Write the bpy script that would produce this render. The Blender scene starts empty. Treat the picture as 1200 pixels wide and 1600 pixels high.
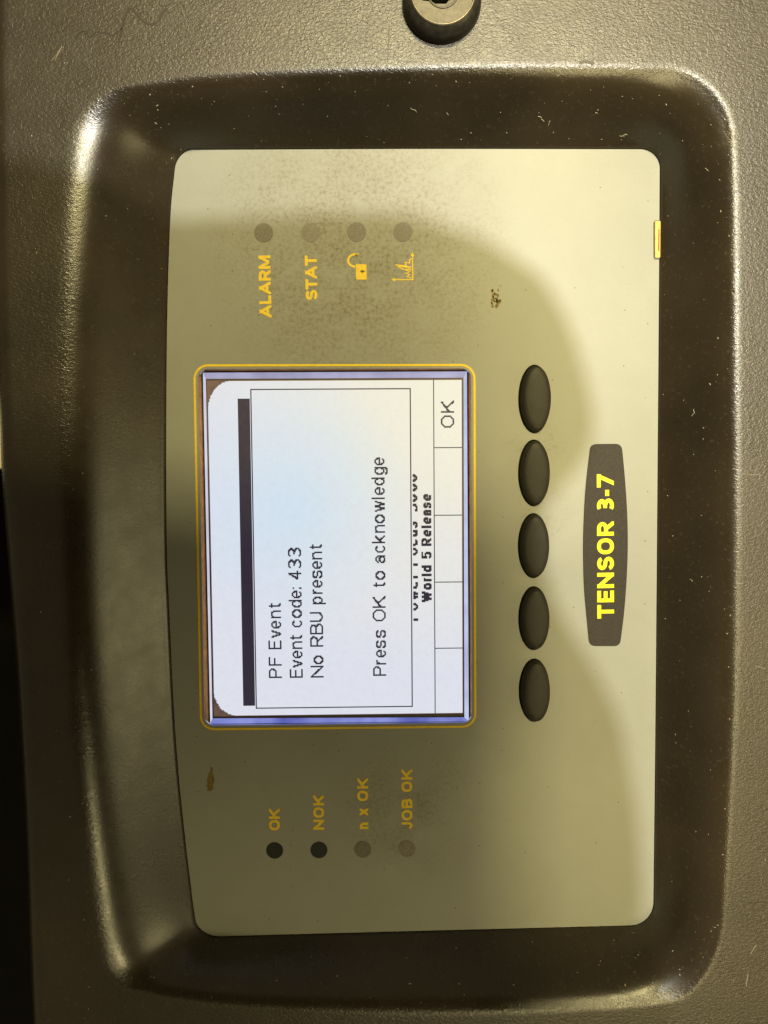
import bpy, bmesh, math, random
from mathutils import Vector, Matrix, geometry

random.seed(7)
R = math.radians
scene = bpy.context.scene

# ------------------------------------------------------------------ camera
# The controller face lies in the XY plane (z = 0 is the printed plate), 6000 photo pixels to the metre.
F = 1155.0                      # focal length in photo pixels (26 mm equivalent)
D = 0.1925                      # lens to plate, metres
PITCH, ROLL = R(-3.4), R(-0.55)
CAM_R = Matrix.Rotation(PITCH, 3, 'X') @ Matrix.Rotation(ROLL, 3, 'Z')
CAM_P = CAM_R @ Vector((0, 0, D))
cam = bpy.data.cameras.new('camera')
cam.sensor_fit = 'VERTICAL'; cam.sensor_height = 36.0; cam.lens = 36.0 * F / 1600.0
cam.clip_start = 0.005; cam.clip_end = 20
cam_ob = bpy.data.objects.new('camera', cam)
cam_ob.matrix_world = Matrix.Translation(CAM_P) @ CAM_R.to_4x4()
scene.collection.objects.link(cam_ob); scene.camera = cam_ob

# ------------------------------------------------------------------ world and lamps
world = bpy.data.worlds.new('World'); scene.world = world; world.use_nodes = True
bg = world.node_tree.nodes['Background']
bg.inputs[0].default_value = (1.0, 0.83, 0.46, 1); bg.inputs[1].default_value = 0.18


def lamp(name, loc, target, size, watts, col, size_y=None):
    l = bpy.data.lights.new(name, 'AREA'); l.energy = watts; l.color = col
    if size_y: l.shape = 'RECTANGLE'; l.size = size; l.size_y = size_y
    else: l.shape = 'DISK'; l.size = size
    o = bpy.data.objects.new(name, l); scene.collection.objects.link(o)
    o.location = loc
    o.rotation_euler = (Vector(target) - Vector(loc)).to_track_quat('-Z', 'Y').to_euler()
    return o


WARM = (1.0, 0.965, 0.88)
YELLOW = (1.0, 0.85, 0.40)
KEY = Vector((0.20, 0.32, 1.2))
lamp('ceiling_lamp', KEY, (0, 0, 0), 0.034, 11.5, WARM)
lamp('ceiling_tube', (0.10, 0.56, 1.0), (0, 0, 0), 0.40, 10.0, YELLOW, 0.09)
lamp('ceiling_tube', (0.31, -0.12, 1.0), (0.31, -0.12, 0), 0.10, 8.5, YELLOW, 1.1)
lamp('low_fill_lamp', (0.95, -0.22, 0.52), (0, 0, 0), 0.45, 1.5, YELLOW)  # added fill from low right, lifts the left slope and lower-left corners

scene.cycles.max_bounces = 4; scene.cycles.diffuse_bounces = 2; scene.cycles.glossy_bounces = 2
vs = scene.view_settings
vs.view_transform = 'Standard'; vs.look = 'None'; vs.gamma = 1.0; vs.exposure = 0.0
vs.use_curve_mapping = False


# ------------------------------------------------------------------ helpers
def at(u, v, z=0.0):
    """photo pixel -> point of the plane at height z"""
    d = CAM_R @ Vector(((u - 600) / F, -(v - 800) / F, -1))
    t = (z - CAM_P.z) / d.z
    return CAM_P + d * t


MM = 0.001
PX = 1 / 6000.0


def link(name, verts, faces, mat, parent=None, smooth=False):
    me = bpy.data.meshes.new(name); me.from_pydata([tuple(v) for v in verts], [], faces); me.update()
    if smooth:
        for p in me.polygons: p.use_smooth = True
    o = bpy.data.objects.new(name, me); scene.collection.objects.link(o)
    if mat: me.materials.append(mat)
    if parent: o.parent = parent
    return o


def empty(name, loc=(0, 0, 0), parent=None):
    o = bpy.data.objects.new(name, None); o.location = loc; o.empty_display_size = 0.01
    scene.collection.objects.link(o); o.parent = parent
    return o


def tag(o, label=None, cat=None, kind=None, group=None):
    if label: o['label'] = label
    if cat: o['category'] = cat
    if kind: o['kind'] = kind
    if group: o['group'] = group
    return o


def resample(pts, n):
    """n points evenly along a Catmull-Rom curve through pts"""
    if len(pts) == 2:
        dense = [pts[0].lerp(pts[1], i / 50) for i in range(51)]
    else:
        P = [2 * pts[0] - pts[1]] + list(pts) + [2 * pts[-1] - pts[-2]]
        dense = []
        for i in range(1, len(P) - 2):
            a, b, c, d = P[i - 1:i + 3]
            for k in range(24):
                t = k / 24
                dense.append(0.5 * (2 * b + (c - a) * t + (2 * a - 5 * b + 4 * c - d) * t * t + (3 * b - a - 3 * c + d) * t ** 3))
        dense.append(P[-2])
    L = [0]
    for a, b in zip(dense, dense[1:]): L.append(L[-1] + (b - a).length)
    out = []; j = 0
    for i in range(n):
        s = L[-1] * i / (n - 1)
        while j < len(L) - 2 and L[j + 1] < s: j += 1
        f = (s - L[j]) / max(1e-12, L[j + 1] - L[j])
        out.append(dense[j].lerp(dense[j + 1], f))
    return out


def contour(sides, z, ns=90, nc=22):
    """closed loop from four sides in photo pixels, corners rounded in between"""
    S = [resample([at(u, v, z).to_2d() for u, v in s], ns) for s in sides]
    loop = []
    for k in range(4):
        a, b = S[k], S[(k + 1) % 4]
        loop += a
        p0, p3 = a[-1], b[0]
        d0 = (a[-1] - a[-4]).normalized(); d1 = (b[0] - b[3]).normalized()
        X = geometry.intersect_line_line_2d(p0, p0 + d0 * 1, p3, p3 + d1 * 1)
        X = X if X else (p0 + p3) / 2
        c0, c3 = p0.lerp(X, 0.56), p3.lerp(X, 0.56)
        for i in range(1, nc):
            t = i / nc
            loop.append(((1 - t) ** 3) * p0 + 3 * t * (1 - t) ** 2 * c0 + 3 * t * t * (1 - t) * c3 + t ** 3 * p3)
    return loop


def rounded_quad(c, r, n=10):
    """rounded polygon from corner points (2D Vectors)"""
    out = []
    m = len(c)
    for i in range(m):
        p, a, b = c[i], c[i - 1], c[(i + 1) % m]
        da, db = (a - p).normalized(), (b - p).normalized()
        p0, p1 = p + da * r, p + db * r
        for k in range(n + 1):
            t = k / n
            q0, q1 = p0.lerp(p, 0.56), p1.lerp(p, 0.56)
            out.append(((1 - t) ** 3) * p0 + 3 * t * (1 - t) ** 2 * q0 + 3 * t * t * (1 - t) * q1 + t ** 3 * p1)
    return out


def inset(loop, d):
    """move every point of a closed 2D loop inwards by d"""
    n = len(loop); cen = sum(loop, Vector((0, 0))) / n
    area = sum(loop[i].x * loop[(i + 1) % n].y - loop[(i + 1) % n].x * loop[i].y for i in range(n))
    sg = 1 if area > 0 else -1
    out = []
    for i in range(n):
        t = (loop[(i + 1) % n] - loop[i - 1]).normalized()
        out.append(loop[i] + Vector((-t.y, t.x)) * d * sg)
    return out


def rings(name, loops, mat, parent=None, close_last=False, smooth=True):
    """skin a list of closed 3D loops of equal length"""
    n = len(loops[0]); V = [p for l in loops for p in l]; Fc = []
    for k in range(len(loops) - 1):
        for i in range(n):
            j = (i + 1) % n
            Fc.append((k * n + i, k * n + j, (k + 1) * n + j, (k + 1) * n + i))
    if close_last: Fc.append(tuple((len(loops) - 1) * n + i for i in range(n)))
    o = link(name, V, Fc, mat, parent, smooth)
    bm = bmesh.new(); bm.from_mesh(o.data); bmesh.ops.recalc_face_normals(bm, faces=bm.faces); bm.to_mesh(o.data); bm.free()
    return o


def up3(loop, z): return [Vector((p.x, p.y, z)) for p in loop]


def plate(name, outer, holes, z, th, mat, parent=None):
    """flat plate with holes, top at z"""
    polys = [up3(outer, z)] + [up3(h, z) for h in holes]
    tris = geometry.tessellate_polygon(polys)
    V = [p for l in polys for p in l]; Fc = [tuple(t) for t in tris]
    base = len(V); V = V + [Vector((p.x, p.y, z - th)) for p in V]
    k = 0
    for l in polys:
        n = len(l)
        for i in range(n):
            j = (i + 1) % n
            Fc.append((k + i, k + j, base + k + j, base + k + i))
        k += n
    o = link(name, V, Fc, mat, parent)
    bm = bmesh.new(); bm.from_mesh(o.data); bmesh.ops.recalc_face_normals(bm, faces=bm.faces)
    top = [f for f in bm.faces if abs(f.normal.z) > 0.9]
    if top and top[0].normal.z < 0: bmesh.ops.reverse_faces(bm, faces=bm.faces)
    bm.to_mesh(o.data); bm.free()
    return o


# ------------------------------------------------------------------ materials
class NT:
    def __init__(s, name):
        s.m = bpy.data.materials.new(name); s.m.use_nodes = True
        s.t = s.m.node_tree; s.b = s.t.nodes['Principled BSDF']; s.out = s.t.nodes['Material Output']
        s.co = s.t.nodes.new('ShaderNodeTexCoord').outputs['Object']

    def n(s, typ, **kw):
        nd = s.t.nodes.new(typ)
        for k, v in kw.items():
            if k in nd.inputs: s.set(nd.inputs[k], v)
            else: setattr(nd, k, v)
        return nd

    def set(s, sock, v):
        if isinstance(v, bpy.types.NodeSocket): s.t.links.new(v, sock)
        else: sock.default_value = v

    def noise(s, scale, detail=2, rough=0.5, dist=0.0, vec=None):
        nd = s.n('ShaderNodeTexNoise', Scale=scale, Detail=detail, Roughness=rough, Distortion=dist)
        s.set(nd.inputs['Vector'], vec or s.co); return nd.outputs['Fac']

    def ramp(s, fac, lo, hi, a=0.0, b=1.0):
        nd = s.n('ShaderNodeMapRange'); s.set(nd.inputs[0], fac)
        nd.inputs[1].default_value = lo; nd.inputs[2].default_value = hi
        nd.inputs[3].default_value = a; nd.inputs[4].default_value = b
        return nd.outputs[0]

    def math(s, op, a, b=0.0):
        nd = s.n('ShaderNodeMath', operation=op); s.set(nd.inputs[0], a); s.set(nd.inputs[1], b); return nd.outputs[0]

    def mix(s, fac, a, b):
        nd = s.n('ShaderNodeMix', data_type='RGBA'); s.set(nd.inputs[0], fac)
        for sock, v in ((nd.inputs[6], a), (nd.inputs[7], b)):
            s.set(sock, v if isinstance(v, bpy.types.NodeSocket) else (*v, 1)); 
        return nd.outputs[2]

    def base(s, col, rough=0.5, spec=0.5, metal=0.0):
        s.set(s.b.inputs['Base Color'], col if isinstance(col, bpy.types.NodeSocket) else (*col, 1))
        s.set(s.b.inputs['Roughness'], rough); s.set(s.b.inputs['Specular IOR Level'], spec); s.b.inputs['Metallic'].default_value = metal
        return s

    def bump(s, h, strength, dist):
        nd = s.n('ShaderNodeBump', Strength=strength, Distance=dist); s.set(nd.inputs['Height'], h)
        s.set(s.b.inputs['Normal'], nd.outputs[0]); return s


def spot_mask(nt, p, r0, r1):
    """1 inside radius r0 of the point p (object space), 0 beyond r1"""
    nd = nt.n('ShaderNodeVectorMath', operation='DISTANCE'); nt.set(nd.inputs[0], nt.co); nd.inputs[1].default_value = tuple(p)
    return nt.ramp(nd.outputs['Value'], r1, r0)


def mat_housing():
    t = NT('grained_black_plastic')
    big = t.noise(28, 2, 0.6); mid = t.noise(160, 2, 0.65)
    col = t.mix(t.ramp(big, 0.35, 0.7), (0.021, 0.0148, 0.0075), (0.037, 0.0265, 0.0145))
    dustn = t.ramp(t.noise(900, 2, 0.7), 0.60, 0.75)
    col = t.mix(t.math('MULTIPLY', dustn, 0.35), col, (0.11, 0.09, 0.06))
    sc = t.n('ShaderNodeMapping'); t.set(sc.inputs[0], t.co); sc.inputs['Scale'].default_value = (1.0, 1.5, 1.0)
    h = t.noise(1200, 2, 0.55, 0.9, sc.outputs[0])
    rgh = t.ramp(mid, 0.3, 0.7, 0.25, 0.31)
    t.base(col, rgh, 0.7); t.bump(h, 0.5, 0.00022)
    # the moulded grain is full on the face of the housing and almost polished out in the recess
    sep = t.n('ShaderNodeSeparateXYZ'); t.set(sep.inputs[0], t.co)
    bn = [n for n in t.t.nodes if n.type == 'BUMP'][0]
    t.set(bn.inputs['Strength'], t.ramp(sep.outputs['Z'], 0.0138, 0.0150, 0.12, 0.46))
    worn = t.ramp(sep.outputs['Z'], 0.01488, 0.01500, 0.0, 0.10)      # handled edges are polished, the face stays matt
    t.set(t.b.inputs['Roughness'], t.math('ADD', rgh, worn))
    return t.m


def mat_plate():
    t = NT('grey_green_plate')
    big = t.noise(35, 3, 0.55)
    col = t.mix(t.ramp(big, 0.3, 0.7), (0.28, 0.283, 0.245), (0.308, 0.312, 0.27))
    # grime that has settled round the symbols
    grime = t.math('MULTIPLY', spot_mask(t, at(560, 390), 0.010, 0.042), t.ramp(t.noise(75, 4, 0.7), 0.30, 0.58))
    g2 = spot_mask(t, at(640, 1260), 0.004, 0.022)
    g2 = t.math('MULTIPLY', g2, t.ramp(t.noise(75, 3, 0.6), 0.35, 0.65))
    g3 = t.math('MULTIPLY', t.math('MAXIMUM', spot_mask(t, at(840, 700), 0.001, 0.010), spot_mask(t, at(850, 800), 0.001, 0.009)), t.ramp(t.noise(150, 3, 0.6), 0.4, 0.65))
    grime = t.math('MAXIMUM', grime, t.math('MULTIPLY', g3, 0.5))
    gall = t.math('MAXIMUM', grime, t.math('MULTIPLY', g2, 0.7))
    pep = t.ramp(t.noise(1000, 5, 0.75), 0.46, 0.64)
    col = t.mix(t.math('MULTIPLY', gall, t.math('MULTIPLY', pep, 1.0)), col, (0.045, 0.034, 0.014))
    col = t.mix(t.math('MULTIPLY', gall, 0.42), col, (0.215, 0.18, 0.08))
    fine = t.ramp(t.noise(1700, 3, 0.7), 0.55, 0.75)
    col = t.mix(t.math('MULTIPLY', fine, 0.16), col, (0.11, 0.10, 0.065))
    vor = t.n('ShaderNodeTexVoronoi', voronoi_dimensions='2D', Scale=160.0); t.set(vor.inputs['Vector'], t.co); vor.inputs['Randomness'].default_value = 1.0
    sep = t.n('ShaderNodeSeparateColor'); t.set(sep.inputs[0], vor.outputs['Color'])
    speck = t.math('MULTIPLY', t.ramp(vor.outputs['Distance'], 0.035, 0.018), t.ramp(sep.outputs[0], 0.84, 0.86))
    col = t.mix(t.math('MULTIPLY', speck, 0.85), col, (0.05, 0.04, 0.02))
    mp = t.n('ShaderNodeMapping'); t.set(mp.inputs[0], t.co); mp.inputs['Rotation'].default_value = (0, 0, 0.5); mp.inputs['Scale'].default_value = (1, 40, 1)
    hair = t.ramp(t.noise(60, 2, 0.6, 0.4, mp.outputs[0]), 0.66, 0.74)
    smear = t.ramp(t.noise(110, 4, 0.7, 1.2), 0.4, 0.75)
    col = t.mix(t.math('MULTIPLY', smear, 0.09), col, (0.155, 0.135, 0.08))
    col = t.mix(t.math('MULTIPLY', hair, 0.10), col, (0.44, 0.42, 0.35))
    t.base(col, 0.46, 0.5)
    t.bump(t.noise(1300, 3, 0.6), 0.12, 0.0001)
    return t.m


def plain(name, col, rough=0.5, spec=0.5, metal=0.0, var=0.25, scale=500, bump=0.0):
    t = NT(name)
    n = t.ramp(t.noise(scale, 4, 0.65), 0.3, 0.7)
    c = t.mix(n, tuple(x * (1 - var) for x in col), tuple(min(1, x * (1 + var)) for x in col))
    t.base(c, rough, spec, metal)
    if bump: t.bump(t.noise(scale * 2, 3, 0.6), bump, 0.0001)
    return t.m


def emit(name, col, strength, gloss=0.3):
    t = NT(name); t.base((0.01, 0.01, 0.01), gloss, 0.3)
    t.set(t.b.inputs['Emission Color'], col if isinstance(col, bpy.types.NodeSocket) else (*col, 1))
    t.b.inputs['Emission Strength'].default_value = strength
    return t


M = {}
M['housing'] = mat_housing()
M['plate'] = mat_plate()
M['print'] = plain('yellow_print', (1.0, 0.64, 0.025), 0.5, 0.4, var=0.14, scale=1200)
M['badge'] = plain('badge_brown', (0.034, 0.027, 0.019), 0.58, 0.25, var=0.35, scale=2600, bump=0.15)
M['badge_print'] = plain('lemon_print', (0.84, 0.76, 0.0), 0.5, 0.4, var=0.05, scale=900)
M['led_dark'] = plain('led_window_black', (0.012, 0.012, 0.012), 0.3, 0.5)
M['led_grey'] = plain('led_window_grey', (0.15, 0.135, 0.105), 0.45, 0.45, var=0.35, scale=2200)
M['led_pale'] = plain('led_window_worn', (0.195, 0.175, 0.135), 0.45, 0.45, var=0.40, scale=2200)
M['rubber'] = plain('black_rubber', (0.024, 0.021, 0.015), 0.48, 0.28, var=0.22, scale=300, bump=0.08)
M['well'] = plain('black_well', (0.012, 0.011, 0.010), 0.6, 0.3)
M['amber'] = plain('amber_edge', (0.55, 0.24, 0.04), 0.30, 0.5, var=0.35, scale=400)
M['lock'] = plain('lock_black', (0.030, 0.027, 0.022), 0.32, 0.5, var=0.5, scale=700, bump=0.2)
M['plug'] = plain('lock_plug_metal', (0.085, 0.072, 0.05), 0.42, 0.5, metal=0.3, var=0.30, scale=600, bump=0.25)
M['ring'] = plain('lock_ring_metal', (0.30, 0.26, 0.18), 0.35, 0.5, metal=0.6, var=0.3, scale=600)
M['rust'] = plain('worn_coating', (0.20, 0.145, 0.045), 0.7, 0.2, var=0.5, scale=2500)
M['tab'] = plain('yellow_tab', (0.80, 0.46, 0.05), 0.4, 0.5, var=0.2, scale=700)
M['lint'] = plain('pale_lint', (0.36, 0.32, 0.24), 0.8, 0.2)
M['scratch'] = plain('pale_scratch', (0.20, 0.17, 0.12), 0.6, 0.3)
M['scuff'] = plain('dark_scuff', (0.020, 0.014, 0.008), 0.42, 0.5)
M['backdrop'] = plain('dark_floor', (0.003, 0.0027, 0.0024), 0.9, 0.1, scale=20)
M['board'] = plain('cream_board', (0.75, 0.70, 0.50), 0.6, 0.3, scale=60)
M['blocker'] = plain('blocker_black', (0.02, 0.02, 0.02), 0.35, 0.5)


# ------------------------------------------------------------------ lettering
def arc(cx, cy, rx, ry, a0, a1, n=18):
    return [(cx + rx * math.cos(R(a0 + (a1 - a0) * i / n)), cy + ry * math.sin(R(a0 + (a1 - a0) * i / n))) for i in range(n + 1)]


def D_(*p): return ('d', list(p))          # a diagonal, its ends cut flat by the glyph's box


X_ = 0.72
OV = [(.5 + .5 * math.copysign(abs(math.cos(R(a))) ** .86, math.cos(R(a))), .5 + .5 * math.copysign(abs(math.sin(R(a))) ** .86, math.sin(R(a)))) for a in range(90, 451, 10)]
ov = arc(.5, X_ / 2, .5, X_ / 2, 90, 450, 32)
G = {   # glyph: (width / cap height, strokes)
 'A': (.98, [D_((0, 0), (.5, 1)), D_((.5, 1), (1, 0)), [(.2, .28), (.8, .28)]]),
 'B': (.86, [[(0, 0), (0, 1)], [(0, 1), (.5, 1)] + arc(.5, .76, .42, .24, 90, -90) + [(0, .52)], [(.5, .52)] + arc(.55, .26, .45, .26, 90, -90) + [(0, 0)]]),
 'E': (.70, [[(1, 1), (0, 1), (0, 0), (1, 0)], [(0, .5), (.92, .5)]]),
 'F': (.66, [[(1, 1), (0, 1), (0, 0)], [(0, .5), (.9, .5)]]),
 'J': (.62, [[(1, 1), (1, .3)] + arc(.5, .3, .5, .3, 0, -175)]),
 'K': (.92, [[(0, 0), (0, 1)], D_((.02, .36), (.94, 1)), D_((.36, .62), (.96, 0))]),
 'L': (.68, [[(0, 1), (0, 0), (1, 0)]]),
 'M': (1.06, [[(0, 0), (0, 1)], [(1, 0), (1, 1)], D_((.03, 1), (.5, .02)), D_((.5, .02), (.97, 1))]),
 'N': (.92, [[(0, 0), (0, 1)], [(1, 0), (1, 1)], D_((.02, 1), (.98, 0))]),
 'O': (.95, [OV]),
 'P': (.76, [[(0, 0), (0, 1)], [(0, 1), (.52, 1)] + arc(.52, .73, .48, .27, 90, -90) + [(0, .46)]]),
 'R': (.84, [[(0, 0), (0, 1)], [(0, 1), (.52, 1)] + arc(.52, .73, .44, .27, 90, -90) + [(0, .46)], D_((.48, .46), (.95, 0))]),
 'S': (.80, [arc(.5, .76, .48, .24, 10, 270) + arc(.5, .26, .5, .26, 90, -170)[1:]]),
 'T': (.82, [[(0, 1), (1, 1)], [(.5, 0), (.5, 1)]]),
 'U': (.80, [[(0, 1), (0, .34)] + arc(.5, .34, .5, .34, 180, 360) + [(1, 1)]]),
 'W': (1.15, [D_((0, 1), (.27, 0)), D_((.27, 0), (.5, 1)), D_((.5, 1), (.73, 0)), D_((.73, 0), (1, 1))]),
 '0': (.66, [OV]),
 '3': (.80, [arc(.45, .77, .50, .23, 128, -80, 24), arc(.48, .25, .52, .25, 80, -132, 24), [(.42, .52), (.56, .52)]]),
 '4': (.70, [[(.74, 0), (.74, 1)], D_((.74, 1), (0, .28)), [(0, .28), (1, .28)]]),
 '5': (.70, [[(.95, 1), (.12, 1), (.05, .5)], arc(.45, .33, .55, .33, 128, -140)]),
 '7': (.78, [[(0, 1), (1, 1)], D_((.98, 1), (.32, 0))]),
 '-': (.36, [[(0, .36), (1, .36)]]),
 ':': (.12, [[(.5, .02), (.5, .06)], [(.5, .60), (.5, .64)]]),
 'a': (.62, [[(1, 0), (1, .46)] + arc(.5, .46, .5, X_ - .46, 0, 160), arc(.47, .21, .47, .21, 60, 420, 26)]),
 'c': (.58, [arc(.5, X_ / 2, .5, X_ / 2, 40, 320, 26)]),
 'd': (.64, [[(1, 0), (1, 1)], ov]),
 'e': (.64, [[(0, .37), (1, .37)] + arc(.5, X_ / 2, .5, X_ / 2, 2, 318, 28)]),
 'g': (.64, [[(1, X_), (1, -.06)] + arc(.5, -.06, .5, .24, 0, -155), ov]),
 'k': (.58, [[(0, 0), (0, 1)], D_((.03, .26), (.92, X_)), D_((.36, .44), (.96, 0))]),
 'l': (.09, [[(.5, 0), (.5, 1)]]),
 'n': (.60, [[(0, 0), (0, X_)], [(0, .42)] + arc(.5, .44, .5, X_ - .44, 180, 0) + [(1, 0)]]),
 'o': (.66, [ov]),
 'p': (.64, [[(0, -.30), (0, X_)], ov]),
 'r': (.38, [[(0, 0), (0, X_)], arc(.85, .30, .85, X_ - .30, 175, 85)]),
 's': (.56, [arc(.5, X_ * .76, .48, X_ * .24, 15, 270) + arc(.5, X_ * .26, .5, X_ * .26, 90, -165)[1:]]),
 't': (.36, [[(.42, .95), (.42, .16)] + arc(1.0, .16, .58, .16, 180, 265), [(0, X_), (1, X_)]]),
 'u': (.60, [[(1, 0), (1, X_)], [(0, X_), (0, .28)] + arc(.5, .28, .5, .28, 180, 360)]),
 'v': (.60, [D_((0, X_), (.5, 0)), D_((.5, 0), (1, X_))]),
 'w': (.88, [D_((0, X_), (.27, 0)), D_((.27, 0), (.5, X_)), D_((.5, X_), (.73, 0)), D_((.73, 0), (1, X_))]),
 'x': (.62, [D_((0, X_), (1, 0)), D_((0, 0), (1, X_))]),
 ' ': (.34, []),
}


def clip_poly(poly, x0, x1, y0, y1):
    for ax, lim, sg in ((0, x0, 1), (0, x1, -1), (1, y0, 1), (1, y1, -1)):
        out = []
        for i in range(len(poly)):
            a, b = poly[i - 1], poly[i]
            ia, ib = sg * (a[ax] - lim) >= -1e-9, sg * (b[ax] - lim) >= -1e-9
            if ia != ib:
                t = (lim - a[ax]) / (b[ax] - a[ax])
                out.append((a[0] + (b[0] - a[0]) * t, a[1] + (b[1] - a[1]) * t))
            if ib: out.append(b)
        poly = out
        if len(poly) < 3: return []
    return poly


def thick(pts, w, extend=None):
    """list of quads for a polyline drawn with width w, mitred"""
    P = [Vector(p) for p in pts]
    P = [p for i, p in enumerate(P) if i == 0 or (p - P[i - 1]).length > 1e-7]
    closed = (P[0] - P[-1]).length < 1e-6 and len(P) > 3
    if extend and not closed:
        e0, e1 = extend
        P[0] = P[0] - (P[1] - P[0]).normalized() * e0; P[-1] = P[-1] + (P[-1] - P[-2]).normalized() * e1
    n = len(P); L = []; Rr = []
    for i in range(n):
        if closed: a, b = P[i - 1] if i else P[-2], P[i + 1] if i < n - 1 else P[1]
        else: a, b = P[max(0, i - 1)], P[min(n - 1, i + 1)]
        d0 = (P[i] - a).normalized() if (P[i] - a).length > 1e-9 else (b - P[i]).normalized()
        d1 = (b - P[i]).normalized() if (b - P[i]).length > 1e-9 else d0
        m = Vector((-(d0.y + d1.y), d0.x + d1.x)).normalized()
        c = max(0.5, m.dot(Vector((-d0.y, d0.x))))
        L.append(P[i] + m * w / 2 / c); Rr.append(P[i] - m * w / 2 / c)
    return [[tuple(L[i]), tuple(Rr[i]), tuple(Rr[i + 1]), tuple(L[i + 1])] for i in range(n - 1)]


def layout(text, width, widths, space):
    """glyph start positions so that the line fills `width`"""
    tot = sum(space if c == ' ' else widths[c] for c in text)
    gaps = len(text) - 1
    gap = (width - tot) / max(1, gaps)
    x = 0; out = []
    for c in text:
        out.append((c, x)); x += (space if c == ' ' else widths[c]) + gap
    return out


def lettering(name, text, p0, p1, cap_px, weight, mat, parent, z, space=0.30, wide=1.0):
    """bold printed line along p0 -> p1 (photo pixels of its baseline), letters standing to the left of it"""
    A, B = at(*p0, z).to_2d(), at(*p1, z).to_2d()
    along = (B - A).normalized(); upd = Vector((-along.y, along.x)); H = cap_px * PX
    s = weight * H
    widths = {c: G[c][0] * H * wide for c in G}
    V, Fc = [], []; lift = 0
    for c, x in layout(text, (B - A).length, widths, space * H):
        w = widths[c]
        for st in G[c][1]:
            diag = isinstance(st, tuple); pts = st[1] if diag else st
            q = [(s / 2 + u * (w - s), s / 2 + v * (H - s)) for u, v in pts]
            ymax = (s / 2 + X_ * (H - s) + s / 2) if c.islower() and max(v for _, v in pts) <= X_ + .01 else H
            lift += 1
            if diag:                        # run past the box where the end is cut flat
                ext = tuple(s if v in (0, 1, X_) else 0 for _, v in (pts[0], pts[-1]))
            else:                           # square ends on straight strokes
                ext = tuple(s / 2 if abs(a[0] - b[0]) < 1e-6 or abs(a[1] - b[1]) < 1e-6 else 0 for a, b in ((pts[0], pts[1]), (pts[-1], pts[-2])))
            for quad in thick(q, s, ext):
                quad = clip_poly(quad, 0, w, 0 if c not in 'gp' else -H, ymax) if diag else quad
                if len(quad) < 3: continue
                k = len(V)
                for a, b in quad:
                    p = A + along * (x + a) + upd * b
                    V.append((p.x, p.y, z + (lift % 3) * 4e-6))
                Fc.append(tuple(range(k, len(V))))
    o = link(name, V, Fc, mat, parent)
    up_faces(o)
    return o


def up_faces(o):
    bm = bmesh.new(); bm.from_mesh(o.data)
    bad = [f for f in bm.faces if f.normal.z < 0]
    bmesh.ops.reverse_faces(bm, faces=bad); bm.to_mesh(o.data); bm.free()


def strokes(name, lines, w_px, mat, parent, z):
    """printed line art given in photo pixels"""
    V, Fc = [], []
    for i, ln in enumerate(lines):
        q = [tuple(at(u, v, z).to_2d()) for u, v in ln]
        for quad in thick(q, w_px * PX):
            k = len(V); V += [(a, b, z + (i % 4) * 4e-6) for a, b in quad]; Fc.append((k, k + 1, k + 2, k + 3))
    o = link(name, V, Fc, mat, parent); up_faces(o); return o


def disc(name, u, v, r_px, mat, parent, z, n=36, th=0.00008):
    c = at(u, v, z)
    loop = [Vector((c.x + r_px * PX * math.cos(2 * math.pi * i / n), c.y + r_px * PX * math.sin(2 * math.pi * i / n))) for i in range(n)]
    return plate(name, loop, [], z, th, mat, parent)


def oval(u, v, rx, ry, z=0.0, n=56):
    c = at(u, v, z)
    return [Vector((c.x + rx * PX * math.cos(2 * math.pi * i / n), c.y + ry * PX * math.sin(2 * math.pi * i / n))) for i in range(n)]


# ------------------------------------------------------------------ the setting behind the housing
floor = link('floor', [(-1.5, -1.5, -.16), (1.5, -1.5, -.16), (1.5, 1.5, -.16), (-1.5, 1.5, -.16)], [(0, 1, 2, 3)], M['backdrop'])
tag(floor, kind='structure')

bd = plate('cream_board', [Vector(p) for p in ((-.30, .0125), (-.106, .0125), (-.106, .036), (-.30, .036))], [], -0.03, 0.128, M['board'])
tag(bd, 'pale cream board standing behind the left edge of the controller', 'board')

# ------------------------------------------------------------------ the control unit
unit = empty('control_unit', (0, 0, -0.15))
tag(unit, 'black grained plastic industrial controller with lit display and five oval buttons', 'controller')
OFF = Vector((0, 0, 0.15))
H = 15 * MM

INNER = [[(302, 233), (650, 231.5), (1000, 232)],
         [(1032, 264), (1030, 560), (1025.5, 1100), (1022, 1410)],
         [(985, 1447), (600, 1457), (345, 1464)],
         [(304, 1436), (299, 1400), (287, 1300), (277, 1200), (270, 1100), (263, 950), (259.5, 860), (258.5, 700), (260, 500), (265, 340), (272, 264)]]
RIM = [[(205, 142), (300, 129), (420, 121), (600, 115), (800, 111), (950, 112), (1035, 113)],
       [(1138, 215), (1142, 320), (1143, 500), (1144, 750), (1142, 1000), (1138, 1150), (1130, 1300), (1123, 1430)],
       [(1040, 1560), (950, 1568), (750, 1576), (600, 1575), (400, 1567), (275, 1554), (215, 1542)],
       [(170, 1495), (155, 1410), (145, 1325), (135, 1225), (127, 1150), (122, 1060), (116, 950), (111, 800), (108, 661), (109, 550), (113, 450), (121, 300), (130, 218)]]
OUTER = [[(30, -330), (400, -360), (900, -360), (1330, -330)],
         [(1380, -280), (1390, 300), (1390, 1000), (1380, 1900)],
         [(1330, 1950), (900, 1960), (400, 1960), (160, 1950)],
         [(58, 1900), (40, 1600), (29, 1320), (17, 1100), (6, 950), (-9, 760), (-14, 620), (-20, 450), (-24, 200), (-26, 0), (-26, -280)]]
inner = contour(INNER, 0.0); rim = contour(RIM, H); outer = contour(OUTER, H)
NP = len(inner)
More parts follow.
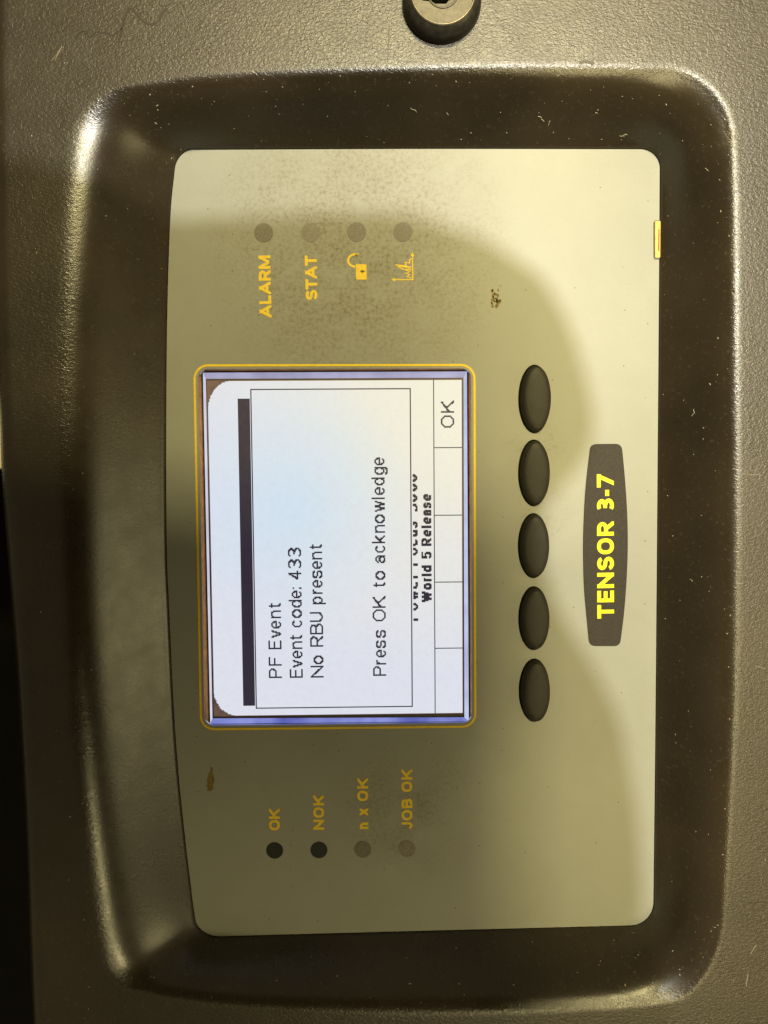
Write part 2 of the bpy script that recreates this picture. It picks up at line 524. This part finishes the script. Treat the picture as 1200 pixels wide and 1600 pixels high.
# cross-section from the edge of the plate up to the rolled rim: (fraction of the way, height in mm)
PROFILE = [(-.035, -2.2), (-.022, -2.2), (-.012, -0.9), (0.0, 0.15), (.02, 0.55), (.05, 0.95), (.09, 1.5), (.15, 2.4), (.25, 4.0), (.4, 6.45),
           (.55, 8.9), (.66, 10.65), (.73, 11.7), (.79, 12.5), (.84, 13.1), (.885, 13.55), (.93, 13.95), (.97, 14.25), (1.01, 14.5), (1.05, 14.69), (1.09, 14.83), (1.13, 14.92), (1.17, 14.98), (1.22, 15.0)]
loops = []
def relax(loop, n):
    """soften the corners of a loop"""
    for _ in range(n):
        loop = [loop[i] * .5 + (loop[i - 1] + loop[(i + 1) % len(loop)]) * .25 for i in range(len(loop))]
    return loop
for s, z in PROFILE:
    soft = int(150 * max(0.0, math.sin(math.pi * min(1.0, max(0.0, s))))) 
    loops.append(up3(relax([inner[i] + (rim[i] - inner[i]) * s for i in range(NP)], soft), z * MM))
last = [p.to_2d() for p in loops[-1]]
ROLL_R = 5 * MM
flat_end = inset(outer, ROLL_R)
for k in range(1, 16):
    s = k / 15
    loops.append(up3([last[i].lerp(flat_end[i], s) for i in range(NP)], H))
for k in range(1, 10):      # the edge of the moulding rolls over
    a = R(90 * k / 9)
    loops.append(up3(inset(outer, ROLL_R * (1 - math.sin(a))), H - ROLL_R * (1 - math.cos(a))))
loops.append(up3(outer, -0.02)); loops.append(up3(inset(outer, -1.0 * MM), -0.158))
housing = rings('housing', loops, M['housing'], unit)


def under(o):
    o.parent = unit; o.matrix_parent_inverse = Matrix.Translation(OFF)
    return o


under(housing)

# ------------------------------------------------------------------ printed plate
BUT = [(835, 623.5, 25.2, 52.8), (834, 739, 24.6, 51.9), (833.3, 852.7, 24.4, 51.2), (833.8, 966, 24.4, 50.9), (834.6, 1078.5, 24.6, 51.0)]
WIN = [at(*p).to_2d() for p in ((309.5, 576.5), (736.0, 575.5), (737.5, 1130.0), (319.5, 1134.5))]
win_hole = rounded_quad(WIN, 15 * PX)
plate_edge = inset(inner, 0.2 * MM)
fp = plate('front_plate', plate_edge, [win_hole] + [oval(*b) for b in BUT], 0.0, 0.0012, M['plate'])
under(fp)
tag(fp, 'grey green printed metal plate with rounded corners')
backing = plate('backing_board', inset(inner, 0.3 * MM), [], -0.0052, 0.001, M['well']); under(backing)

ZP = 0.00006
for text, p0, p1, cap in (('ALARM', (424.5, 496), (422.3, 399), 18.4), ('STAT', (496.3, 468.5), (494.6, 399), 18.2),
                          ('OK', (437.5, 1297.5), (437.2, 1263.5), 17.6), ('NOK', (506.8, 1296.5), (506.3, 1242.5), 17.6),
                          ('n x OK', (575.6, 1295.5), (575.2, 1216), 17.6), ('JOB OK', (644.6, 1295.2), (644.2, 1202), 17.6)):
    lettering('lettering', text, p0, p1, cap, 0.24, M['print'], fp, ZP, wide=1.04)
# open padlock
padlock = plate('padlock_symbol', rounded_quad([at(*p).to_2d() for p in ((555.8, 412.6), (572.6, 413), (573, 437), (556.5, 437))], 1.5 * PX, 4), [], ZP, 0.00004, M['print'], fp)
sh = [(557.5 + 0, 398.0)] + [(555 + 11 * math.cos(R(a)), 407 + 9.6 * math.sin(R(a))) for a in range(285, 95, -12)] + [(555, 417)]
strokes('padlock_shackle', [sh], 3.2, M['print'], fp, ZP + 1e-5)
strokes('padlock_keyhole', [[(563, 424), (570, 424)], [(566, 421.6), (566, 426.6)]], 2.2, M['rust'], fp, ZP + 3e-5)
# tightening curve symbol
strokes('curve_symbol', [[(613.5, 437), (645.5, 437)], [(645, 438.2), (644.4, 396)], [(617.5, 435), (613, 437), (617.5, 439)], [(642.5, 400), (644.4, 395.5), (646.5, 400)],
                         [(642.5, 434), (636, 432), (640, 429), (634, 427), (641, 424.5), (628, 420), (618, 414), (642, 419.5)], [(618, 414), (629, 415), (635, 415.5), (633, 410), (640, 411), (640, 406), (644, 404)],
                         [(622, 416.6), (643, 416.9)], [(630, 421.2), (643, 421.6)]], 1.7, M['print'], fp, ZP)
# indicator windows
for u, v, r, m in ((412, 363.5, 14.5, 'led_grey'), (485.5, 363, 14.5, 'led_pale'), (557.3, 362.3, 14.5, 'led_grey'), (629.6, 362.3, 14.5, 'led_grey'),
                   (429.2, 1329, 13.6, 'led_dark'), (498.4, 1328.2, 13.6, 'led_dark'), (567, 1327.3, 13.6, 'led_grey'), (636, 1326.3, 13.5, 'led_pale')):
    disc('indicator_light', u, v, r, M[m], fp, 0.00009)
# worn spots and the yellow tab
def blot(cx, cy, shape, mat, name='worn_spot'):
    return plate(name, [at(cx + a, cy + b).to_2d() for a, b in shape], [], 0.00007, 0.00003, mat, fp)
blot(328.5, 1217, [(-5, 3), (-2, -9), (1, -13), (0, -19), (4, -18), (4, -8), (7, 2), (5, 8), (5, 16), (0, 19), (-5, 18), (-4, 12), (-7, 11), (-4, 7)], M['rust'])
for k in range(26):
    a = random.uniform(0, 6.28); rr = random.random() ** .7
    u, v = 9 * rr * math.cos(a), 17 * rr * math.sin(a); w, h = random.uniform(.8, 2.6), random.uniform(1.4, 4.5)
    blot(775 + u, 467 + v, [(-w, -h * .4), (w * .2, -h), (w, 0), (w * .3, h), (-w * .6, h * .5)], M['rust'], 'worn_fleck')
TB = [at(*p).to_2d() for p in ((1023.2, 345.5), (1031.2, 345.5), (1030.8, 403), (1023.2, 403))]
tab = plate('yellow_tab', rounded_quad(TB, 1.5 * PX, 3), [], 0.00030, 0.00028, M['tab'], fp)
strokes('tab_slot', [[(1029.7, 358), (1029.4, 392)]], 1.6, M['well'], tab, 0.00032)
strokes('tab_outline', [[(1031, 345), (1024, 344.8), (1022.6, 347), (1022.6, 401), (1024, 403.6), (1030.8, 403.8)]], 1.0, M['scuff'], tab, 0.00033)

# ------------------------------------------------------------------ display
disp = under(empty('display'))
disp.location = (0, 0, 0)
def ring_plate(name, loop, w, z, th, mat, parent):
    return plate(name, loop, [inset(loop, w)], z, th, mat, parent)
yl = rounded_quad([at(*p).to_2d() for p in ((302.0, 569.3), (743.0, 568.6), (744.3, 1136.8), (312.6, 1141.2))], 23 * PX)
ring_plate('yellow_outline', yl, 3.3 * PX, 0.00007, 0.00004, M['print'], disp)
LZ = -0.0022
lil = [at(*p, LZ).to_2d() for p in ((317, 582.3), (729.5, 580.3), (732.5, 1127), (328.5, 1131))]
LOW = [at(*p, LZ).to_2d() for p in ((315.0, 580), (731.5, 578.3), (734.5, 1129), (326.5, 1133))]
low = rounded_quad(LOW, 6 * PX)
mid_ = [a.lerp(b, .5) for a, b in zip(win_hole, low)]
rings('window_bevel', [up3(win_hole, -0.0003), up3(mid_, -0.0010), up3(low, LZ - 0.0002)], M['amber'], disp)

M['rim_dark'] = plain('lcd_surround', (0.10, 0.075, 0.055), 0.4, 0.4)
link('lcd_surround', up3(lil, LZ), [(0, 3, 2, 1)], M['rim_dark'], disp)
lin = [at(*p, LZ).to_2d() for p in ((321.6, 592.0), (724.2, 590.2), (725.6, 1120.6), (332.0, 1122.5))]
for k, (ca, cb_) in enumerate((((0.34, 0.33, 0.50), (0.55, 0.55, 0.80)), ((0.48, 0.52, 0.80), (0.66, 0.74, 1.0)), ((0.10, 0.12, 0.48), (0.30, 0.34, 0.82)), ((0.62, 0.62, 0.80), (0.80, 0.80, 0.95)))):
    t = emit('backlight_edge', ca, 0.9)
    t.set(t.b.inputs['Emission Color'], t.mix(t.ramp(t.noise(120, 2), 0.3, 0.7), ca, cb_))
    k2 = (k + 1) % 4
    e = link('backlight_edge', up3([lil[k], lil[k2], lin[k2], lin[k]], LZ + 1.5e-5), [(0, 1, 2, 3)], t.m, disp); up_faces(e)
LCD = [at(*p, LZ) for p in ((334.0, 1119.3), (323.3, 594.6), (722.2, 592.6), (723.7, 1114.6))]   # i=0 j=0, i=320 j=0, i=320 j=240, i=0 j=240


def lcd(i, j, dz):
    a = LCD[0].lerp(LCD[1], i / 320); b = LCD[3].lerp(LCD[2], i / 320)
    p = a.lerp(b, j / 240); return Vector((p.x, p.y, LZ + dz))


# liquid crystal: the white changes with the viewing angle over its height and width
t = emit('lcd_white', (1, 1, 1), 1.1, 0.25); M['white'] = t.m
pc = lcd(205, 78, 0)
blue = t.n('ShaderNodeVectorMath', operation='DISTANCE'); t.set(blue.inputs[0], t.co); blue.inputs[1].default_value = pc
fb = t.ramp(blue.outputs['Value'], 0.034, 0.004)
pw = lcd(310, 235, 0)
wd = t.n('ShaderNodeVectorMath', operation='DISTANCE'); t.set(wd.inputs[0], t.co); wd.inputs[1].default_value = pw
fw = t.ramp(wd.outputs['Value'], 0.075, 0.012)
c = t.mix(fw, (0.68, 0.70, 0.78), (0.84, 0.80, 0.63))
c = t.mix(t.math('MULTIPLY', fb, 0.5), c, (0.46, 0.68, 0.88))
c = t.mix(t.math('MULTIPLY', t.ramp(t.noise(40, 1), .35, .7), .07), c, (0.70, 0.74, 0.80))
gr = t.ramp(t.noise(2600, 2, .6), .3, .7)
c = t.mix(t.math('MULTIPLY', gr, .025), c, (.45, .45, .5))
t.set(t.b.inputs['Emission Color'], c)
# dark pixels
t = emit('lcd_dark', (0.022, 0.018, 0.034), 1.0, 0.3); M['dark'] = t.m
t.set(t.b.inputs['Base Color'], (0.05, 0.04, 0.04, 1))
t = emit('lcd_corner', (0.085, 0.055, 0.045), 1.0, 0.3); M['corner'] = t.m
t.set(t.b.inputs['Base Color'], (0.16, 0.11, 0.08, 1))
t.set(t.b.inputs['Emission Color'], t.mix(t.ramp(t.noise(300, 4, .7), .35, .7), (0.05, 0.03, 0.03), (0.12, 0.075, 0.06)))

scr = link('screen', [lcd(0, 0, 3e-5), lcd(320, 0, 3e-5), lcd(320, 240, 3e-5), lcd(0, 240, 3e-5)], [(3, 2, 1, 0)], M['white'], disp)
up_faces(scr)


def cells(name, rects, mat, dz=6e-5):
    """rectangles of LCD cells (i0, j0, i1, j1)"""
    V, Fc = [], []
    for i0, j0, i1, j1 in rects:
        k = len(V); V += [lcd(i0, j0, dz), lcd(i1, j0, dz), lcd(i1, j1, dz), lcd(i0, j1, dz)]; Fc.append((k, k + 1, k + 2, k + 3))
    o = link(name, V, Fc, mat, disp); up_faces(o); return o


def frame_rects(i0, j0, i1, j1, w=1.0):
    return [(i0, j0, i1, j0 + w), (i0, j1 - w, i1, j1), (i0, j0 + w, i0 + w, j1 - w), (i1 - w, j0 + w, i1, j1 - w)]


# stepped round corners of the page
rows = []
for j in range(24):
    e = 30 * (1 - math.sqrt(max(0, 1 - ((23.5 - j) / 24) ** 2)))
    e = round(e)
    if e > 0: rows.append((320 - e, j, 320, j + 1)); rows.append((0, j, round(e * .92), j + 1))
cells('dark_corner', [r for r in rows if r[0] > 0], M['corner'])
cells('dark_corner', [r for r in rows if r[0] == 0], M['corner'])
cells('page_edge', [(0, 0, 320, .7), (0, 239.4, 320, 240), (0, 0.7, .6, 239.4), (319.4, .7, 320, 239.4)], M['corner'], 9e-5)
cells('dialog_shadow', [(10, 28.6, 303, 40)], M['dark'])
cells('dialog_frame', frame_rects(7, 40.6, 312, 191.6, 1.1), M['dark'], 7e-5)
cells('key_row_lines', [(0.6, 212.6, 319.4, 213.5)] + [(i - .45, 213.5, i + .45, 239.4) for i in (64, 128, 192, 256)], M['dark'])


def pixel_text(name, text, i0, i1, jbase, cap, weight=1, space=4, cut=None):
    """text drawn in LCD cells, reading along i with its feet at j = jbase"""
    widths = {c: max(weight, round(G[c][0] * cap * (.97 if weight == 1 else .88))) for c in G}
    V = set()
    for c, x in layout(text, i1 - i0, widths, space):
        x = round(x); w = widths[c]
        for st in G[c][1]:
            pts = st[1] if isinstance(st, tuple) else st
            for (a0, b0), (a1, b1) in zip(pts, pts[1:]):
                q0 = (a0 * (w - weight), b0 * (cap - weight)); q1 = (a1 * (w - weight), b1 * (cap - weight))
                n = max(1, int(max(abs(q1[0] - q0[0]), abs(q1[1] - q0[1])) * 3))
                for k in range(n + 1):
                    px = round(q0[0] + (q1[0] - q0[0]) * k / n + 1e-4); py = round(q0[1] + (q1[1] - q0[1]) * k / n + 1e-4)
                    for dx in range(weight): V.add((x + px + dx, py))
    byrow = {}
    for px, py in V: byrow.setdefault(py, []).append(px)
    rects = []
    for py, xs in byrow.items():
        xs.sort(); s = p = xs[0]
        for x in xs[1:] + [10 ** 6]:
            if x != p + 1:
                j1 = jbase - py; j0 = j1 - 1
                if cut is None or j0 >= cut: rects.append((i0 + s - .28, j0 - .28, i0 + p + 1.28, j1 + .28))
                s = x
            p = x
    # neighbours overlap by a hair: stagger the rows so that no two faces share a plane
    V3, Fc = [], []
    for i0_, j0, i1_, j1 in rects:
        dz = 6e-5 + (int(round(j0)) % 3) * 4e-6
        k = len(V3); V3 += [lcd(i0_, j0, dz), lcd(i1_, j0, dz), lcd(i1_, j1, dz), lcd(i0_, j1, dz)]; Fc.append((k, k + 1, k + 2, k + 3))
    o = link(name, V3, Fc, M['dark'], disp); up_faces(o); return o


pixel_text('screen_text', 'PF Event', 37, 108.5, 66, 12)
pixel_text('screen_text', 'Event code: 433', 37, 162.5, 86, 12)
pixel_text('screen_text', 'No RBU present', 37, 164.5, 106, 12)
pixel_text('screen_text', 'Press OK to acknowledge', 38, 247, 166, 12)
pixel_text('screen_text', 'Power Focus 3000', 91, 231, 197, 12, 2, 4, cut=193)
pixel_text('screen_text', 'World 5 Release', 109, 212, 210, 10, 2, 3)
pixel_text('screen_text', 'OK', 275, 299.5, 232, 12)

# clear window over the screen
t = NT('clear_window')
tr = t.n('ShaderNodeBsdfTransparent'); gl = t.n('ShaderNodeBsdfGlossy'); gl.inputs['Roughness'].default_value = 0.12
fr = t.n('ShaderNodeFresnel', IOR=1.35); mx = t.n('ShaderNodeMixShader')
df = t.n('ShaderNodeBsdfDiffuse'); df.inputs[0].default_value = (.6, .55, .42, 1)
t.set(mx.inputs[0], fr.outputs[0]); t.set(mx.inputs[1], tr.outputs[0]); t.set(mx.inputs[2], gl.outputs[0])
mx2 = t.n('ShaderNodeMixShader'); t.set(mx2.inputs[0], t.ramp(t.noise(500, 5, .7), .45, .8, 0.0, .06)); t.set(mx2.inputs[1], mx.outputs[0]); t.set(mx2.inputs[2], df.outputs[0])
t.set(t.out.inputs['Surface'], mx2.outputs[0])
M['glass'] = t.m
pane = plate('window_pane', inset(win_hole, 0.05 * MM), [], -0.00045, 0.0005, M['glass'], disp)

# ------------------------------------------------------------------ five oval buttons
for k, (u, v, rx, ry) in enumerate(BUT):
    b = under(empty('button')); b.location = (0, 0, 0)
    c = at(u, v)
    def ell(fx, fy, z, dx=0.0):
        return [Vector((c.x + dx * PX + rx * PX * fx * math.cos(2 * math.pi * i / 56), c.y + ry * PX * fy * math.sin(2 * math.pi * i / 56), z)) for i in range(56)]
    rings('flange', [ell(.985, .985, -0.004), ell(.985, .985, -0.0012), ell(.96, .97, -0.0007), ell(.80, .85, -0.0006)], M['well'], b)
    prof = [(.93, .965, -0.0030), (.93, .965, 0.0002), (.915, .955, 0.0006), (.875, .935, 0.0008), (.862, .928, 0.0011), (.85, .92, 0.0017), (.825, .905, 0.00195), (.78, .87, 0.0021), (.6, .68, 0.00222), (.35, .4, 0.00232), (.12, .14, 0.00235)]
    rings('button_cap', [ell(a, bb, z, 1.2 if z < 0.0009 else 2.0) for a, bb, z in prof], M['rubber'], b, close_last=True)

# ------------------------------------------------------------------ name badge
badge_px = [(922, 700), (934, 693.5), (962, 693.5), (972, 700)]
left_edge = [(921.5, 703), (917, 740), (913.5, 780), (911.3, 830), (911, 870), (912.5, 920), (916, 960), (919.5, 998)]
right_edge = [(969.5, 1000), (974.5, 960), (978.5, 910), (980.5, 860), (980.3, 820), (978.5, 780), (975.5, 740), (972.2, 705)]
bl = [at(u, v).to_2d() for u, v in left_edge] 
br = [at(u, v).to_2d() for u, v in right_edge]
def cb(a, b, ctrl):
    p0, p1, q = at(*a).to_2d(), at(*b).to_2d(), at(*ctrl).to_2d()
    return [((1 - t_) ** 2) * p0 + 2 * t_ * (1 - t_) * q + t_ * t_ * p1 for t_ in [i / 8 for i in range(1, 8)]]
bo = resample(bl, 40) + cb((919.5, 998), (929, 1009), (920.5, 1009)) + [at(931, 1009.3).to_2d(), at(958, 1009.3).to_2d()] + cb((959, 1009.3), (969.5, 1000), (968.5, 1009)) \
    + resample(br, 40) + cb((972.2, 705), (961, 693.5), (971.4, 693.6)) + [at(959, 693.5).to_2d(), at(934, 693.8).to_2d()] + cb((932, 694), (921.5, 703), (922.3, 694))
badge = under(plate('name_badge', bo, [], 0.0002, 0.00018, M['badge']))
tag(badge, 'dark brown barrel shaped badge with yellow lettering')
lettering('lettering', 'TENSOR 3-7', (959.5, 966), (959.0, 740.5), 26.4, 0.232, M['badge_print'], badge, 0.00022, space=.26, wide=1.0)

# ------------------------------------------------------------------ key lock on the housing
lock = under(empty('key_lock')); lock.location = (0, 0, 0)
lc = at(690, 6, H)
def circ(r_px, z, n=64, dx=0, dy=0):
    return [Vector((lc.x + (dx + r_px * math.cos(2 * math.pi * i / n)) * PX, lc.y + (dy + r_px * math.sin(2 * math.pi * i / n)) * PX, z)) for i in range(n)]
rings('lock_collar', [circ(54.5, H - .001), circ(54.5, H + .0006), circ(53.8, H + .0016), circ(52, H + .0026), circ(48, H + .0037), circ(44.0, H + .0043), circ(42.8, H + .0044), circ(41.6, H + .0038), circ(41, H + .0030)], M['lock'], lock)
plug_z = H + .0034
rings('lock_ring', [circ(44.2, H + .00435), circ(43.4, H + .0047), circ(42.2, H + .0047), circ(41.4, H + .0042)], M['ring'], lock)
slot = [at(u, v, plug_z).to_2d() for u, v in ((660, 1), (675, 2.5), (680, 6), (697, 6), (701, 1), (709, -1), (710, -6), (690, -8), (660, -6))]
plate('lock_plug', [p.to_2d() for p in circ(41.2, plug_z)], [slot], plug_z, .004, M['plug'], lock)
plate('keyhole_floor', [p.to_2d() for p in circ(40, plug_z)], [], plug_z - .0036, .0003, M['well'], lock)
rings('plug_dish', [circ(22, plug_z + .00002, dy=3), circ(20.5, plug_z + .0003, dy=3), circ(19, plug_z + .00003, dy=3)], M['plug'], lock)

# ------------------------------------------------------------------ scratches, scuffs and lint on the housing
def ribbon(name, pts, w, mat, z=H + 2e-5):
    o = under(strokes(name, [resample_px(pts)], w, mat, None, z)); return o
def resample_px(pts):
    V = resample([Vector(p) for p in pts], 4 * len(pts)); return [(p.x, p.y) for p in V]
for pts, w in (([(97, 72), (92, 82), (86, 94)], 1.1), ([(94, 76), (88, 86), (80, 95)], .9), ([(1182, 1476), (1177, 1483), (1173, 1491)], 1.2), ([(1169, 1522), (1167, 1532), (1166, 1541)], 1.4),
               ([(1160, 740), (1178, 742), (1190, 741)], .8), ([(1150, 560), (1172, 566)], .8), ([(1180, 1040), (1196, 1045)], .9)):
    ribbon('scratch', pts, w, M['scratch'])
for pts, w in (([(185, 66), (190, 48), (195, 28), (203, 13), (212, 20), (224, 34), (236, 38), (247, 33), (252, 22), (262, 13)], 3.2), ([(118, 62), (124, 52), (133, 48), (140, 58), (150, 50), (166, 52), (178, 55), (190, 44)], 2.2),
               ([(608, 40), (607, 70), (606, 96)], 1.6),
               ([(905, 98), (915, 96), (928, 99)], 4), ([(1170, 1412), (1190, 1409), (1200, 1411)], 1.6)):
    ribbon('scuff', pts, w, M['scuff'])

me = housing.data
rnd = random.Random(3)
V, Fc = [], []
nprof = len(PROFILE)
def mote(p, nrm, a, b, ang):
    t1 = nrm.orthogonal().normalized(); t1.rotate(Matrix.Rotation(ang, 3, nrm)); t2 = nrm.cross(t1)
    k = len(V); q = p + nrm * 4e-5
    V.extend([q + t1 * a, q + t2 * b, q - t1 * a, q - t2 * b, q + nrm * b * .8]); Fc.extend([(k, k + 1, k + 4), (k + 1, k + 2, k + 4), (k + 2, k + 3, k + 4), (k + 3, k, k + 4)])
polys = me.polygons
for _ in range(1000):
    ring_i = rnd.choice([rnd.randint(5, nprof - 6)] * 5 + [rnd.randint(nprof - 2, nprof + 8)])
    i = rnd.randrange(NP); f = polys[ring_i * NP + i]
    nrm = f.normal.copy()
    if nrm.z < 0: nrm.negate()
    co = [me.vertices[v].co for v in f.vertices]; w = [rnd.random() for _ in co]; s = sum(w)
    p = sum((c_ * (x / s) for c_, x in zip(co, w)), Vector())
    big = rnd.random() ** 5
    a = (0.22 + 1.0 * big) * PX; mote(p, nrm, a * rnd.uniform(1, 2.2), a, rnd.uniform(0, 6.28))
dust = under(link('dust_specks', V, Fc, M['lint'])); tag(dust, kind='stuff')
# a few curled fibres lying in the recess
for (u, v, L) in ((850, 190, 14), (857, 196, 9), (968, 212, 13), (975, 214, 9), (641, 168, 13), (1081, 650, 13), (1108, 267, 8), (1160, 330, 6), (700, 180, 5), (930, 176, 4), (1078, 905, 6)):
    z = 6 * MM; a = rnd.uniform(0, 6.28); pts = [(u, v)]
    for _ in range(5):
        a += rnd.uniform(-1.0, 1.0); pts.append((pts[-1][0] + L / 5 * math.cos(a), pts[-1][1] + L / 5 * math.sin(a)))
    # drop the fibre on the housing along the line of sight
    hit = []
    for q in resample_px(pts):
        d = (at(*q, 0) - CAM_P).normalized()
        ok, loc, nrm, idx = housing.ray_cast(CAM_P, d)
        if ok: hit.append((loc, nrm if nrm.dot(d) < 0 else -nrm))
    V2, F2 = [], []
    for i, (p, nrm) in enumerate(hit):
        tdir = (hit[min(i + 1, len(hit) - 1)][0] - hit[max(0, i - 1)][0]).normalized(); s_ = nrm.cross(tdir) * 0.45 * PX
        q = p + nrm * 5e-5; V2 += [q + s_, q + nrm * 9e-5, q - s_]
    for i in range(len(hit) - 1):
        F2 += [(3 * i, 3 * i + 1, 3 * i + 4, 3 * i + 3), (3 * i + 1, 3 * i + 2, 3 * i + 5, 3 * i + 4)]
    if F2: under(link('lint_fibre', V2, F2, M['lint']))

# ------------------------------------------------------------------ unseen slab added over the unit to throw the soft shadow
TZ = 0.204
def shadow_from(u, v):
    p = at(u, v); return (p + (KEY - p) * (TZ / KEY.z)).to_2d()
# outline of the shadow wanted on the plate, projected back towards the key lamp
OUTL = [(-420, 230), (270, 342), (620, 328), (750, 368), (850, 430), (898, 520), (926, 620), (930, 690), (900, 735), (858, 775), (846, 830), (855, 900), (882, 965),
        (930, 1040), (970, 1120), (995, 1250), (1005, 1400), (1005, 2150), (-420, 2150)]
tc = rounded_quad([shadow_from(*q) for q in OUTL], 0.0035, 5)
shadow_blocker = empty('shadow_blocker', (0, 0, TZ))
tag(shadow_blocker, 'dark slab added out of view over the controller, shaped to cast the shadow', 'shadow_blocker')
def on_blocker(o): o.parent = shadow_blocker; o.matrix_parent_inverse = Matrix.Translation((0, 0, -TZ)); return o
on_blocker(rings('blocker_body', [up3(inset(tc, .002), TZ - .0005), up3(tc, TZ + .001), up3(tc, TZ + .006), up3(inset(tc, .002), TZ + .0075)], M['blocker'], None, close_last=True))
on_blocker(plate('blocker_back', inset(tc, .002), [], TZ - .0005, .0001, M['blocker']))
